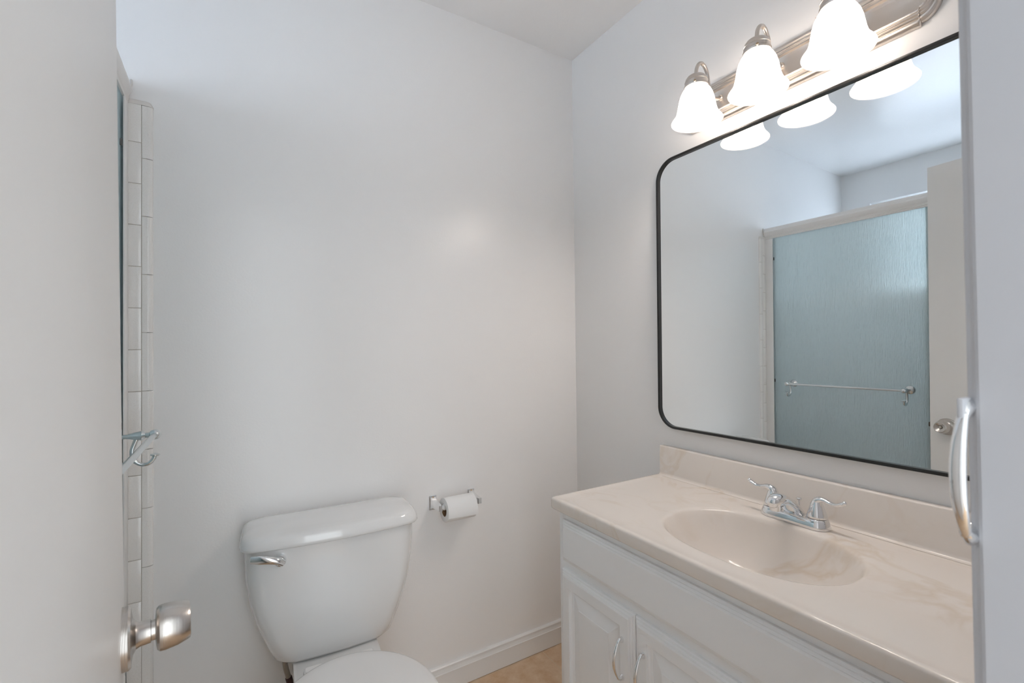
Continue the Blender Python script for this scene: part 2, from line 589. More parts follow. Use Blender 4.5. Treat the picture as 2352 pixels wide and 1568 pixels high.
tcx, tcy = (XL - 0.2345) / 2, 0.786
tw, th = (-0.2345 - XL - 0.004), 1.500
m.loft([rr(tcx, tcy, tw, th, 0.010, 0.0), rr(tcx, tcy, tw, th, 0.010, 0.385), rr(tcx, tcy, tw - 0.010, th - 0.010, 0.012, 0.397),
        rr(tcx, tcy, tw - 0.02, th - 0.02, 0.014, 0.400), rr(tcx, tcy, tw - 0.16, th - 0.16, 0.14, 0.400), rr(tcx, tcy, tw - 0.19, th - 0.19, 0.15, 0.385),
        rr(tcx, tcy, tw - 0.28, th - 0.32, 0.16, 0.13), rr(tcx, tcy, tw - 0.38, th - 0.48, 0.14, 0.08)])
m.obj('tub_shell', TUBP, tub)
m = MB().lathe([(0, 0.03), (0.003, 0.03), (0.004, 0.025)], (tcx, 0.30, 0.0805), 'Z', 24)
m.obj('drain', CHROME, tub)

# ------------------------------------------------------------------ shower door frame
frame = thing('shower_door_frame', 'white aluminium header and side channels framing the sliding shower doors', 'shower frame', (GX, 0.78, 0.4))
hp = [(GX - 0.040, 1.920), (GX + 0.006, 1.9205), (GX + 0.0085, 1.917), (GX + 0.010, 1.908), (GX + 0.0135, 1.9035), (GX + 0.016, 1.897), (GX + 0.0150, 1.889),
      (GX + 0.0105, 1.880), (GX + 0.0075, 1.8745), (GX + 0.0095, 1.8725), (GX + 0.0075, 1.8695), (GX + 0.0095, 1.8665), (GX + 0.0070, 1.8635), (GX + 0.0082, 1.8605), (GX + 0.006, 1.856),
      (GX + 0.001, 1.856), (GX + 0.001, 1.872), (GX - 0.040, 1.872)]
m = MB()
m.extrude([(a, 0.034, z) for (a, z) in hp], (0, YB - 0.009 - 0.034, 0))
m.obj('header_rail', ALU, frame, smooth=28)
for (y0, y1) in ((YB - 0.054, YB - 0.0108), (0.0305, 0.072)):
    m = MB()
    s = 1 if y0 > 1 else -1
    m.box((GX - 0.038, y0, 0.432), (GX - 0.0265, y1, 1.855), 0.0012)
    m.box((GX - 0.0265, y1 - 0.004 if s > 0 else y0, 0.432), (GX + 0.0035, y1 if s > 0 else y0 + 0.004, 1.855), 0.001)
    m.box((GX + 0.0035, y0, 0.432), (GX + 0.0075, y1, 1.855), 0.0012)
    m.obj('side_channel', ALU, frame)
m = MB()
m.extrude([(GX - 0.045, 0.034, 0.401), (GX + 0.004, 0.034, 0.401), (GX + 0.004, 0.034, 0.412), (GX + 0.002, 0.034, 0.420), (GX + 0.002, 0.034, 0.432), (GX - 0.040, 0.034, 0.432)], (0, YB - 0.010 - 0.034, 0))
m.obj('bottom_track', ALU, frame)
for zz in (1.025, 1.735):
    m = MB().box((GX - 0.002, YB - 0.060, zz - 0.009), (GX + 0.003, YB - 0.0545, zz + 0.009), 0.002)
    m.obj('bumper', BLACKR, frame)

# front sliding glass door, with its towel bar
GL = GX - 0.005
door_s = thing('sliding_shower_door', 'teal rain-textured glass shower door carrying the chrome towel bar', 'shower door', (GL, 1.10, 0.433))
m = MB().box((GL - 0.003, 0.715, 0.4335), (GL + 0.003, YB - 0.0165, 1.868), 0.0008)
m.obj('glass_pane', RAIN, door_s)
BX, BZ = -0.160, 1.013
bar = MB().tube([(BX, 0.866, BZ), (BX, 1.374, BZ)], 0.0062, 16).obj('towel_bar', SATCHROME, door_s)
for yy in (0.860, 1.378):
    p = MB()
    g = GL + 0.0032
    p.lathe([(0.0, 0.0), (0.0, 0.0205), (0.003, 0.0205), (0.006, 0.0185), (0.009, 0.0110), (0.013, 0.0052), (0.027, 0.0047), (0.034, 0.0058), (0.046, 0.0092), (0.0555, 0.0114), (0.0580, 0.0114), (0.0595, 0.0102),
             (0.0640, 0.0066), (0.0720, 0.0066), (0.0780, 0.0075)], (g, yy, BZ), 'X', 24)
    p.sphere((BX, yy, BZ), 0.0125)
    p.obj('bar_post', SATCHROME, bar)
    h = MB()
    hx = g + 0.0485
    pts = smooth_path([(hx, yy, BZ - 0.006), (hx - 0.005, yy, BZ - 0.020), (hx - 0.009, yy, BZ - 0.036), (hx - 0.006, yy, BZ - 0.055), (hx + 0.007, yy, BZ - 0.067), (hx + 0.021, yy, BZ - 0.067), (hx + 0.031, yy, BZ - 0.057), (hx + 0.0335, yy, BZ - 0.048)], 6)
    h.tube(pts, lerp_list([0.0055, 0.0048, 0.0046, 0.0044, 0.0042, 0.0044, 0.005], len(pts)), 14)
    h.lathe([(-0.003, 0.004), (0.0, 0.0095), (0.003, 0.0098), (0.0045, 0.006)], (hx + 0.0335, yy, BZ - 0.049), (0.10, 0, 1), 20)
    h.obj('robe_hook', SATCHROME, bar)
rear = MB().box((GL - 0.021, 0.074, 0.4335), (GL - 0.015, 0.800, 1.868), 0.0008).obj('sliding_shower_door', RAIN)
tag(rear, 'textured glass shower door without a towel bar, behind the open white door', 'shower door')

# ------------------------------------------------------------------ white room door standing open on the left
DA = math.radians(7.0)                       # swung a little short of square
KNOB = Vector((-0.1115, 0.6986, 0.8755))     # on the door face, under the knob
DM = Matrix.Translation(KNOB) @ Matrix.Rotation(DA, 4, 'Z') @ Matrix.Rotation(math.radians(-0.62), 4, 'Y')   # x out of the face, y toward the free edge


def door_obj(mb, name, mat, parent=None, smooth=35.0):
    mb.bm.transform(DM)
    return mb.obj(name, mat, parent, smooth=smooth)


DE, DH = 0.0585, -0.6500
dz = KNOB.z
door = struct(door_obj(MB().box((-0.035, DH, 0.012 - dz), (0.0, DE, 2.002 - dz), 0.0015), 'door_1', DOORP), 'flat white room door standing open in front of the shower', 'door')
jm = struct(MB().box((-0.062, -0.09, 0), (-0.034, 0.030, 2.03), 0.002).obj('trim_3', TRIMP), 'white door jamb at the hinge side', 'door jamb')
for zz in (0.25, 1.02, 1.80):
    hg = MB()
    hg.tube([(0.002, DH - 0.004, zz - 0.045 - dz), (0.002, DH - 0.004, zz + 0.045 - dz)], 0.0055, 14)
    door_obj(hg, 'hinge', KNOBM, door)
kn = MB()
kn.lathe([(0.0, 0.0), (0.0, 0.0345), (0.0058, 0.0345), (0.0082, 0.0325), (0.0086, 0.0270), (0.0098, 0.0200), (0.0125, 0.0152), (0.0160, 0.0135), (0.0262, 0.0130), (0.0268, 0.0112), (0.0305, 0.0112),
          (0.0310, 0.0160), (0.0320, 0.0225), (0.0345, 0.0252), (0.0400, 0.0258), (0.0520, 0.0246), (0.0620, 0.0218), (0.0645, 0.0205), (0.0650, 0.0190), (0.0630, 0.0150), (0.0590, 0.0068), (0.0590, 0.0)],
         (0, 0, 0), 'X', 56)
knob = door_obj(kn, 'door_knob', KNOBM, door, 25)
bt = MB()
bt.lathe([(0.0575, 0.0), (0.0575, 0.0066), (0.0600, 0.0066), (0.0605, 0.0058), (0.0605, 0.0)], (0, 0, 0), 'X', 28)
door_obj(bt, 'privacy_button', DARKM, knob)
bt = MB()
bt.lathe([(0.0595, 0.0), (0.0595, 0.0052), (0.0620, 0.0050), (0.0625, 0.0040), (0.0625, 0.0)], (0, 0, 0), 'X', 24)
bt.box((0.0623, -0.0006, -0.0042), (0.0631, 0.0006, 0.0042))
door_obj(bt, 'button_face', KNOBM, knob)
la = MB()
la.box((-0.0285, DE - 0.001, -0.028), (-0.0065, DE + 0.0012, 0.028), 0.0008)
la.box((-0.0245, DE, -0.010), (-0.0105, DE + 0.011, 0.010), 0.003)
door_obj(la, 'latch_bolt', DARKM, door)

# ------------------------------------------------------------------ toilet
TR = -0.060
toil = thing('toilet', 'white two-piece toilet with closed lid against the back wall', 'toilet', (0.255, 1.535, 0.0), (0, 0, TR))
ca, sa = math.cos(TR), math.sin(TR)


def TL(u, v, z):
    """toilet space (sideways, forward from wall, up) to world."""
    x_, y_ = u, -v
    return Vector((0.255 + x_ * ca - y_ * sa, 1.535 + x_ * sa + y_ * ca, z))


def tank_ring(w_, v0, v1, rb, rf, bulge, z):
    pts = []

    def seg(a, b_, n):
        for i in range(n):
            t_ = i / n
            pts.append((a[0] + (b_[0] - a[0]) * t_, a[1] + (b_[1] - a[1]) * t_))

    def arc(cx, cy, r, a0, a1, n):
        for i in range(n):
            a = a0 + (a1 - a0) * i / n
            pts.append((cx + r * math.cos(a), cy + r * math.sin(a)))
    seg((-w_ + rb, v0), (w_ - rb, v0), 8)
    arc(w_ - rb, v0 + rb, rb, -PI / 2, 0, 8)
    seg((w_, v0 + rb), (w_, v1 - rf), 4)
    arc(w_ - rf, v1 - rf, rf, 0, PI / 2, 12)
    seg((w_ - rf, v1), (-w_ + rf, v1), 24)
    arc(-w_ + rf, v1 - rf, rf, PI / 2, PI, 12)
    seg((-w_, v1 - rf), (-w_, v0 + rb), 4)
    arc(-w_ + rb, v0 + rb, rb, PI, 1.5 * PI, 8)
    out_ = []
    for (u, v) in pts:
        k = max(0.0, (v - v0) / (v1 - v0))
        out_.append(TL(u, v + bulge * k * (1 - (u / w_) ** 2), z))
    return out_


m = MB()
prof = [(0.370, 0.118, 0.150, 0.008), (0.3705, 0.132, 0.158, 0.009), (0.374, 0.146, 0.166, 0.012), (0.384, 0.158, 0.171, 0.014), (0.410, 0.169, 0.1735, 0.016), (0.445, 0.1835, 0.1745, 0.019), (0.49, 0.200, 0.175, 0.021), (0.54, 0.212, 0.175, 0.022),
        (0.60, 0.221, 0.175, 0.022), (0.66, 0.2240, 0.175, 0.022), (0.700, 0.2255, 0.175, 0.022)]
m.loft([tank_ring(w_, 0.016, v1, 0.02, 0.045, bu, z) for (z, w_, v1, bu) in prof])
m.obj('tank', CERAMIC, toil, smooth=60)
m = MB()
lp = [(0.6905, 0.2275, 0.178, 0.022, 0.030), (0.6912, 0.2325, 0.1845, 0.022, 0.034), (0.6955, 0.2350, 0.1875, 0.022, 0.036), (0.703, 0.2345, 0.1868, 0.022, 0.038), (0.7125, 0.2320, 0.184, 0.022, 0.040), (0.719, 0.2290, 0.181, 0.022, 0.042),
      (0.7235, 0.2240, 0.176, 0.022, 0.045), (0.7265, 0.218, 0.168, 0.021, 0.048), (0.7290, 0.200, 0.152, 0.019, 0.05), (0.7308, 0.170, 0.132, 0.015, 0.034), (0.7322, 0.120, 0.112, 0.009, 0.020)]
m.loft([tank_ring(w_, 0.008 + (0.235 - w_) * 0.5, v1, min(0.040, rf_ * 0.8), rf_, bu, z) for (z, w_, v1, bu, rf_) in lp])
m.obj('tank_lid', CERAMIC, toil, smooth=60)
# flush lever
lv = MB()
c0 = TL(-0.140, 0.190, 0.661)
fwd = (TL(0, 1, 0) - TL(0, 0, 0))
lv.lathe([(0.0, 0.0), (0.0, 0.0145), (0.008, 0.0145), (0.014, 0.012), (0.018, 0.008), (0.0195, 0.0)], c0, fwd, 24)
pts = smooth_path([TL(-0.134, 0.206, 0.659), TL(-0.146, 0.211, 0.668), TL(-0.166, 0.212, 0.6745), TL(-0.188, 0.209, 0.6785), TL(-0.207, 0.203, 0.680)], 7)
rad = [(a, b_) for a, b_ in zip(lerp_list([0.0080, 0.0075, 0.0065, 0.0055, 0.0040], len(pts)), lerp_list([0.0085, 0.0090, 0.0100, 0.0110, 0.0090], len(pts)))]
lv.tube(pts, rad, 16, side=tuple(fwd))
lv.obj('flush_lever', CHROME, toil, smooth=60)


def egg(aw, vb, vc, vf, z, n=64, off=0.0):
    pts = []
    for i in range(n):
        a = 2 * PI * i / n
        s, c_ = math.sin(a), math.cos(a)
        pts.append(TL((aw - off) * c_, vc + (vf - vc - off if s > 0 else vc - vb - off) * s, z))
    return pts


m = MB()
m.loft([egg(0.100, 0.14, 0.40, 0.60, 0.0), egg(0.105, 0.13, 0.40, 0.61, 0.015), egg(0.090, 0.16, 0.40, 0.585, 0.06), egg(0.085, 0.18, 0.42, 0.59, 0.14), egg(0.115, 0.20, 0.46, 0.66, 0.23), egg(0.160, 0.24, 0.49, 0.715, 0.31),
        egg(0.178, 0.272, 0.498, 0.736, 0.365), egg(0.180, 0.268, 0.498, 0.738, 0.385), egg(0.176, 0.272, 0.498, 0.734, 0.392), egg(0.150, 0.30, 0.498, 0.705, 0.392), egg(0.135, 0.33, 0.498, 0.68, 0.36), egg(0.09, 0.38, 0.498, 0.60, 0.25)])
# deck that carries the tank
dk = []
for (z, hw, v1) in ((0.20, 0.075, 0.30), (0.30, 0.095, 0.31), (0.345, 0.108, 0.318), (0.360, 0.112, 0.320), (0.3675, 0.110, 0.318), (0.3695, 0.105, 0.312)):
    dk.append([TL(a, 0.03 + v1 / 2 + b_, z) for (a, b_) in rounded_rect(2 * hw, v1, 0.022, 6)])
m.loft(dk)
m.obj('bowl', CERAMIC, toil, smooth=50)
m = MB()
SB, SC_, SF, SW = 0.288, 0.500, 0.748, 0.187
m.loft([egg(SW - 0.006, SB + 0.008, SC_, SF - 0.006, 0.3945), egg(SW - 0.001, SB + 0.003, SC_, SF - 0.001, 0.400), egg(SW - 0.001, SB + 0.003, SC_, SF - 0.001, 0.407), egg(SW - 0.006, SB + 0.008, SC_, SF - 0.006, 0.412),
        egg(0.120, 0.37, SC_, 0.67, 0.412), egg(0.115, 0.375, SC_, 0.665, 0.3945)], cap0=False, cap1=False, loop=True)
m.obj('seat_ring', SEATP, toil, smooth=60)
m = MB()
m.loft([egg(SW - 0.004, SB + 0.004, SC_, SF - 0.004, 0.4135), egg(SW, SB, SC_, SF, 0.4175), egg(SW, SB, SC_, SF, 0.4230), egg(SW - 0.003, SB + 0.003, SC_, SF - 0.003, 0.4280), egg(SW - 0.010, SB + 0.010, SC_, SF - 0.010, 0.4310),
        egg(SW - 0.03, SB + 0.03, SC_, SF - 0.03, 0.4330), egg(0.10, 0.39, SC_, 0.63, 0.4345), egg(0.02, 0.48, SC_, 0.53, 0.4350)])
m.obj('seat_lid', SEATP, toil, smooth=60)
for uu in (-0.068, 0.056):
    h = MB()
    rings = []
    for (z, k) in ((0.3685, 1.0), (0.4060, 1.0), (0.4140, 0.95), (0.4170, 0.8)):
        rings.append([TL(uu + a * k, 0.287 + b_ * k, z) for (a, b_) in rounded_rect(0.048, 0.024, 0.006, 5)])
    h.loft(rings)
    h.obj('seat_hinge', SEATP, toil)

# supply hose below the tank
hose = thing('water_supply_hose', 'braided steel hose running down from under the toilet tank', 'hose', (0.119, 1.436, 0.20))
pts = smooth_path([(0.1185, 1.4360, 0.364), (0.1195, 1.4365, 0.352), (0.1230, 1.4380, 0.325), (0.1290, 1.4400, 0.300), (0.1360, 1.4420, 0.270), (0.137, 1.450, 0.235), (0.125, 1.462, 0.205), (0.105, 1.470, 0.195)], 6)
MB().tube(pts, 0.0068, 16).obj('braided_hose', BRAID, hose)
MB().lathe([(0, 0.0085), (0.004, 0.0115), (0.014, 0.0115), (0.016, 0.009)], (0.1185, 1.4358, 0.3525), 'Z', 12).obj('hose_nut', PLASTIC, hose)
m = MB().lathe([(-0.013, 0.0078), (-0.011, 0.0088), (0.011, 0.0088), (0.013, 0.0078)], (0.1325, 1.441, 0.285), (-0.22, -0.06, 0.97), 16)
m.obj('hose_collar', MAROON, hose)
m = MB()
m.lathe([(0, 0.0), (0, 0.022), (0.003, 0.022), (0.006, 0.010), (0.045, 0.008), (0.050, 0.010), (0.075, 0.010), (0.076, 0)], (0.105, YB, 0.195), (0, -1, 0), 20)
m.lathe([(-0.012, 0.0), (-0.012, 0.008), (0.012, 0.008), (0.012, 0.0)], (0.105, 1.470, 0.195), 'Z', 16)
m.obj('stop_valve', CHROME, hose)

# ------------------------------------------------------------------ toilet paper holder and roll
PZ, PY = 0.6685, YB - 0.066
tp = thing('toilet_paper_holder', 'chrome toilet paper holder screwed to the wall right of the toilet', 'paper holder', (0.672, YB, PZ))
for s, xx in ((1, 0.5985), (-1, 0.7470)):
    b_ = MB()
    b_.loft([[(xx + a * k, YB - d, PZ + c_ * k2) for (a, c_) in ((-0.0135, -0.025), (0.0135, -0.025), (0.0135, 0.025), (-0.0135, 0.025))] for (d, k, k2) in ((0.0, 1, 1), (0.003, 1, 1), (0.0045, 0.90, 0.94))])
    rings = []
    for (y, hw, hh, dz) in ((0.004, 0.0105, 0.0205, 0.0), (0.009, 0.0090, 0.0172, 0.0), (0.020, 0.0076, 0.0135, 0.0), (0.036, 0.0070, 0.0112, 0.0), (0.058, 0.0068, 0.0098, 0.0), (0.0745, 0.0068, 0.0098, 0.0), (0.0755, 0.006, 0.009, 0.0)):
        rings.append([(xx + a, YB - y, PZ + dz + c_) for (a, c_) in ((-hw, -hh), (hw, -hh), (hw, hh), (-hw, hh))])
    b_.loft(rings)
    br_ = b_.obj('bracket', CHROME, tp, smooth=30)
    for dz in (0.0185, -0.0185):
        sc_ = MB().lathe([(0, 0.0), (0.0, 0.0036), (0.0012, 0.0034), (0.0020, 0.002), (0.0021, 0)], (xx, YB - 0.0046, PZ + dz), (0, -1, 0), 16)
        sc_.box((xx - 0.0028, YB - 0.0072, PZ + dz - 0.0005), (xx + 0.0028, YB - 0.0060, PZ + dz + 0.0005))
        sc_.obj('screw', BRASS, br_)
ro = MB()
ro.lathe([(0.0, 0.0), (0.0, 0.006), (0.004, 0.0075), (0.006, 0.0105), (0.066, 0.0105), (0.066, 0.0095), (0.1250, 0.0095), (0.1265, 0.0075), (0.131, 0.0075), (0.1340, 0.0)], (0.6060, PY, PZ), 'X', 24)
ro.obj('roller', PLASTIC, tp)
RZ, RR = PZ - 0.0105, 0.0405
x0, x1 = 0.6135, 0.7215
roll = thing('toilet_paper_roll', 'white toilet paper roll hanging on the chrome holder', 'toilet paper', (0.668, PY, RZ))
m = MB()
n = 56


def cyl(r, x_):
    return [(x_, PY + r * math.cos(2 * PI * i / n), RZ + r * math.sin(2 * PI * i / n)) for i in range(n)]


m.loft([cyl(0.0212, x0), cyl(RR - 0.001, x0), cyl(RR, x0 + 0.001), cyl(RR, x1 - 0.001), cyl(RR - 0.001, x1), cyl(0.0212, x1)], cap0=False, cap1=False, loop=True)
m.obj('paper_wind', PAPER, roll, smooth=50)
m = MB()
m.loft([cyl(0.0200, x0 + 0.0005), cyl(0.0212, x0 + 0.0005), cyl(0.0212, x1 - 0.0005), cyl(0.0200, x1 - 0.0005)], cap0=False, cap1=False, loop=True)
m.obj('cardboard_core', CARD, roll, smooth=50)
m = MB()
rows = []
for i in range(26):
    t_ = i / 25.0
    a = PI / 2 + t_ * (PI / 2 + 0.42)
    lift = 0.0006 + 0.012 * max(0, t_ - 0.60) ** 1.5
    row = []
    for j in range(5):
        fx = j / 4.0
        l2 = lift * (1.0 + 1.6 * fx)
        row.append((x0 + (x1 - x0) * fx, PY + (RR + l2) * math.cos(a), RZ + (RR + l2) * math.sin(a)))
    rows.append(row)
ring2 = []
for row in rows:
    back = [(p[0], PY + (p[1] - PY) * 0.988, RZ + (p[2] - RZ) * 0.988) for p in reversed(row)]
    ring2.append(row + back)
m.loft(ring2)
m.obj('loose_sheet', PAPER, roll, smooth=50)

# ------------------------------------------------------------------ vanity cabinet
VY0, VY1, VXF, VZT = 0.156, 1.070, 0.801, 0.7475
van = thing('vanity_cabinet', 'white vanity cabinet with raised panel doors under the marble top', 'cabinet', (1.02, 0.613, 0.0))
m = MB()
m.box((VXF, VY0, 0.09), (XW - 0.001, VY0 + 0.016, VZT))
m.box((VXF, VY1 - 0.016, 0.09), (XW - 0.001, VY1, VZT), 0.0012)
m.box((XW - 0.008, VY0 + 0.016, 0.09), (XW - 0.001, VY1 - 0.016, 0.60))
m.box((VXF + 0.019, VY0 + 0.016, 0.09), (XW - 0.008, VY1 - 0.016, 0.106))
for z0, z1 in ((0.09, 0.135), (0.570, 0.630), (0.705, VZT)):
    m.box((VXF, VY0 + 0.016, z0), (VXF + 0.019, VY1 - 0.016, z1))
for ya, yb in ((VY0 + 0.016, 0.200), (0.477, 0.507), (0.755, 0.795), (1.030, VY1 - 0.016)):
    for z0, z1 in ((0.135, 0.570), (0.630, 0.705)):
        m.box((VXF, ya, z0), (VXF + 0.019, yb, z1))
m.box((VXF + 0.06, VY0 + 0.002, 0.0), (XW - 0.001, VY1 - 0.002, 0.09))
m.obj('cabinet_body', CABP, van)
STEP = [(0.0, 0.0), (0.0, 0.0065), (0.0030, 0.0090), (0.0052, 0.0092), (0.0058, 0.0115), (0.0088, 0.0135), (0.0105, 0.0137), (0.0110, 0.0155), (0.0150, 0.0172)]


def cab_front(o, w_, h_, name, panel, nrm=(-1, 0, 0), u=(0, 1, 0), parent=van):
    pr = list(STEP)
    if panel:
        pr += [(0.0400, 0.0172), (0.0406, 0.0120), (0.0440, 0.0090), (0.0500, 0.0074), (0.0504, 0.0066), (0.0800, 0.0152), (0.0812, 0.0164), (0.0840, 0.0166)]
    else:
        pr += [(0.03, 0.0174)]
    return MB().nest(o, u, (0, 0, 1), nrm, w_, h_, pr).obj(name, CABP, parent, smooth=12)


def pull(cx, cy, cz, parent, L=0.0485, out=0.027, nx=-1):
    """bow pull on a face whose normal is -X."""
    p = MB()
    pts, rad = [], []
    for i in range(33):
        t_ = i / 32.0
        s = math.sin(PI * t_)
        pts.append((cx + nx * (0.0075 + out * 0.72 * s ** 0.75), cy, cz - L + 2 * L * t_))
        rad.append((0.0028 + 0.0019 * s, 0.0020 + 0.0012 * s))
    p.tube(pts, rad, 16, side=(0, 1, 0))
    for s in (-1, 1):
        zf = cz + s * (L - 0.0045)
        rings = []
        for (d, hy, hz, dz) in ((0.0, 0.0058, 0.0078, 0.0), (0.002, 0.0056, 0.0072, 0.0), (0.0065, 0.0042, 0.0050, 0.0014), (0.012, 0.0040, 0.0046, -0.0015), (0.0165, 0.0034, 0.0036, -0.0050)):
            rings.append([(cx + nx * d, cy + hy * math.cos(2 * PI * i / 16), zf + s * dz + hz * math.sin(2 * PI * i / 16)) for i in range(16)])
        p.loft(rings)
    return p.obj('pull_handle', CHROME, parent, smooth=60)


DZ0, DZ1 = 0.115, 0.588
cab_front((VXF, 0.181, 0.6115), 1.046 - 0.181, 0.726 - 0.6115, 'drawer_front', False)
d1 = cab_front((VXF, 0.7755, DZ0), 1.0505 - 0.7755, DZ1 - DZ0, 'cabinet_door', True)
d2 = cab_front((VXF, 0.4980, DZ0), 0.7735 - 0.4980, DZ1 - DZ0, 'cabinet_door', True)
d3 = cab_front((VXF, 0.1810, DZ0), 0.4860 - 0.1810, DZ1 - DZ0, 'cabinet_door', True)
pull(VXF - 0.0172, 0.8085, 0.4740, d1)
pull(VXF - 0.0172, 0.7420, 0.4740, d2)
pull(VXF - 0.0172, 0.2150, 0.4740, d3)

# ------------------------------------------------------------------ cultured marble top with moulded basin
CX0, CX1, CY0, CY1, CZ = 0.7785, XW - 0.001, 0.137, 1.0865, 0.778
top_ = thing('sink_countertop', 'cream cultured marble vanity top with moulded oval basin', 'countertop', (1.0, 0.61, VZT))
BXc, BYc, BA, BB = 0.990, 0.608, 0.146, 0.206
rcx, rcy = (CX0 + CX1) / 2, (CY0 + CY1) / 2
hx_, hy_ = (CX1 - CX0) / 2, (CY1 - CY0) / 2
angs = [2 * PI * i / 144 for i in range(144)]
for (sx, sy) in ((1, 1), (1, -1), (-1, 1), (-1, -1)):
    base_a = math.atan2(rcy + sy * hy_ - BYc, rcx + sx * hx_ - BXc) % (2 * PI)
    angs += [(base_a + d) % (2 * PI) for d in (-0.012, -0.006, 0.0, 0.006, 0.012)]
angs = sorted(set(round(a, 6) for a in angs))


def rect_hit(a, inset, r=0.010):
    dx, dy = math.cos(a), math.sin(a)

    def sdf(t_):
        px, py = abs(BXc + dx * t_ - rcx), abs(BYc + dy * t_ - rcy)
        qx, qy = px - (hx_ - inset - r), py - (hy_ - inset - r)
        return math.hypot(max(qx, 0), max(qy, 0)) + min(max(qx, qy), 0) - r
    lo_, hi_ = 0.0, 1.2
    for _ in range(46):
        mid = (lo_ + hi_) / 2
        if sdf(mid) < 0:
            lo_ = mid
        else:
            hi_ = mid
    return BXc + dx * lo_, BYc + dy * lo_


def ell(a, s, ox=0.0):
    dx, dy = math.cos(a), math.sin(a)
    e_ = 2.35
    t_ = (abs(dx / BA) ** e_ + abs(dy / BB) ** e_) ** (-1 / e_)
    return BXc + ox + dx * t_ * s, BYc + dy * t_ * s


rings = []
for (s, z, ox) in ((0.03, -0.1300, 0.020), (0.20, -0.1290, 0.020), (0.40, -0.1240, 0.018), (0.56, -0.1130, 0.015), (0.68, -0.0960, 0.012), (0.78, -0.0740, 0.008), (0.86, -0.0490, 0.005), (0.92, -0.0270, 0.003),
                   (0.955, -0.0130, 0.001), (0.980, -0.0055, 0), (1.000, -0.0018, 0), (1.030, -0.0002, 0), (1.07, 0.0, 0)):
    rings.append([(*ell(a, s, ox), CZ + z) for a in angs])
for f in (0.35, 0.7):
    r_ = []
    for a in angs:
        p0, p1 = ell(a, 1.07), rect_hit(a, 0.032)
        r_.append((p0[0] + (p1[0] - p0[0]) * f, p0[1] + (p1[1] - p0[1]) * f, CZ))
    rings.append(r_)
for (ins, dz) in ((0.032, 0.0), (0.022, 0.0008), (0.014, 0.0022), (0.008, 0.0026), (0.004, 0.0018), (0.0014, -0.0003), (0.0003, -0.0032), (0.0, -0.0070), (0.0, -0.0240), (0.0012, -0.0275), (0.0040, -0.0300), (0.020, -0.0302)):
    rings.append([(*rect_hit(a, ins), CZ + dz) for a in angs])
m = MB()
m.loft(rings, cap0=True, cap1=False)
m.obj('basin_top', MARBLE, top_, smooth=70)
pf = [(XW - 0.0002, CZ + 0.001), (XW - 0.0002, 0.8760), (XW - 0.0165, 0.8765), (XW - 0.0190, 0.8752), (XW - 0.0202, 0.8725), (XW - 0.0204, CZ + 0.0110), (XW - 0.0216, CZ + 0.0062), (XW - 0.0250, CZ + 0.0030), (XW - 0.0300, CZ + 0.0014), (XW - 0.0300, CZ + 0.0004)]
m = MB()
m.extrude([(a, CY0 + 0.002, z) for (a, z) in pf], (0, CY1 - 0.009 - CY0 - 0.002, 0))
m.obj('backsplash', MARBLE, top_, smooth=40)
m = MB()
m.lathe([(-0.004, 0.0), (-0.004, 0.021), (0.001, 0.022), (0.0022, 0.019), (0.0012, 0.015), (0.0012, 0.0125), (0.006, 0.0115), (0.007, 0.0)], (BXc + 0.020, BYc, CZ - 0.129), 'Z', 32)
m.obj('drain', CHROME, top_)

# ------------------------------------------------------------------ faucet
FX, FY, FZ = 1.178, 0.6165, CZ + 0.0008
fau = thing('faucet', 'chrome two-handle faucet standing behind the basin', 'faucet', (FX, FY, FZ))
m = MB()


def stad(hl, hd, z, n_=20):
    pts_ = []
    for i in range(n_ + 1):
        a = -PI / 2 + PI * i / n_
        pts_.append((FX - hd * math.sin(a), FY + hl - hd + hd * math.cos(a), FZ + z))
    for i in range(n_ + 1):
        a = PI / 2 + PI * i / n_
        pts_.append((FX - hd * math.sin(a), FY - hl + hd + hd * math.cos(a), FZ + z))
    return pts_


m.loft([stad(0.0795, 0.0275, 0.0), stad(0.0800, 0.0280, 0.002), stad(0.0785, 0.0265, 0.008), stad(0.0765, 0.0245, 0.015), stad(0.0745, 0.0225, 0.0185), stad(0.070, 0.018, 0.0200)])
for s in (-1, 1):
    m.lathe([(0.014, 0.0245), (0.018, 0.0240), (0.0215, 0.0225), (0.0225, 0.0205)], (FX, FY + s * 0.0515, FZ), 'Z', 32)
m.obj('faucet_base', CHROME, fau, smooth=50)
m = MB()
secs = []
# spout: broad saddle between the handles, rising forward to a rounded tip
sp = [(0.018, 0.0235, 0.006, 0.008), (0.010, 0.0234, 0.014, 0.013), (-0.004, 0.0228, 0.0250, 0.0185), (-0.020, 0.0210, 0.0390, 0.0180), (-0.038, 0.0190, 0.0510, 0.0160), (-0.055, 0.0176, 0.0600, 0.0148), (-0.070, 0.0168, 0.0640, 0.0145),
      (-0.083, 0.0158, 0.0635, 0.0147), (-0.092, 0.0138, 0.0615, 0.0136), (-0.098, 0.0100, 0.0595, 0.0110), (-0.101, 0.0045, 0.0580, 0.0060)]
for (dx, hw, zc_, hh) in sp:
    secs.append([(FX + dx, FY + hw * math.copysign(abs(math.cos(2 * PI * i / 28)) ** 0.85, math.cos(2 * PI * i / 28)), FZ + zc_ + hh * math.copysign(abs(math.sin(2 * PI * i / 28)) ** 0.85, math.sin(2 * PI * i / 28))) for i in range(28)])
m.loft(secs)
m.lathe([(0.0, 0.0), (0.0, 0.0105), (0.003, 0.0118), (0.016, 0.0135)], (FX - 0.083, FY, FZ + 0.0400), 'Z', 24)
m.obj('spout', CHROME, fau, smooth=60)
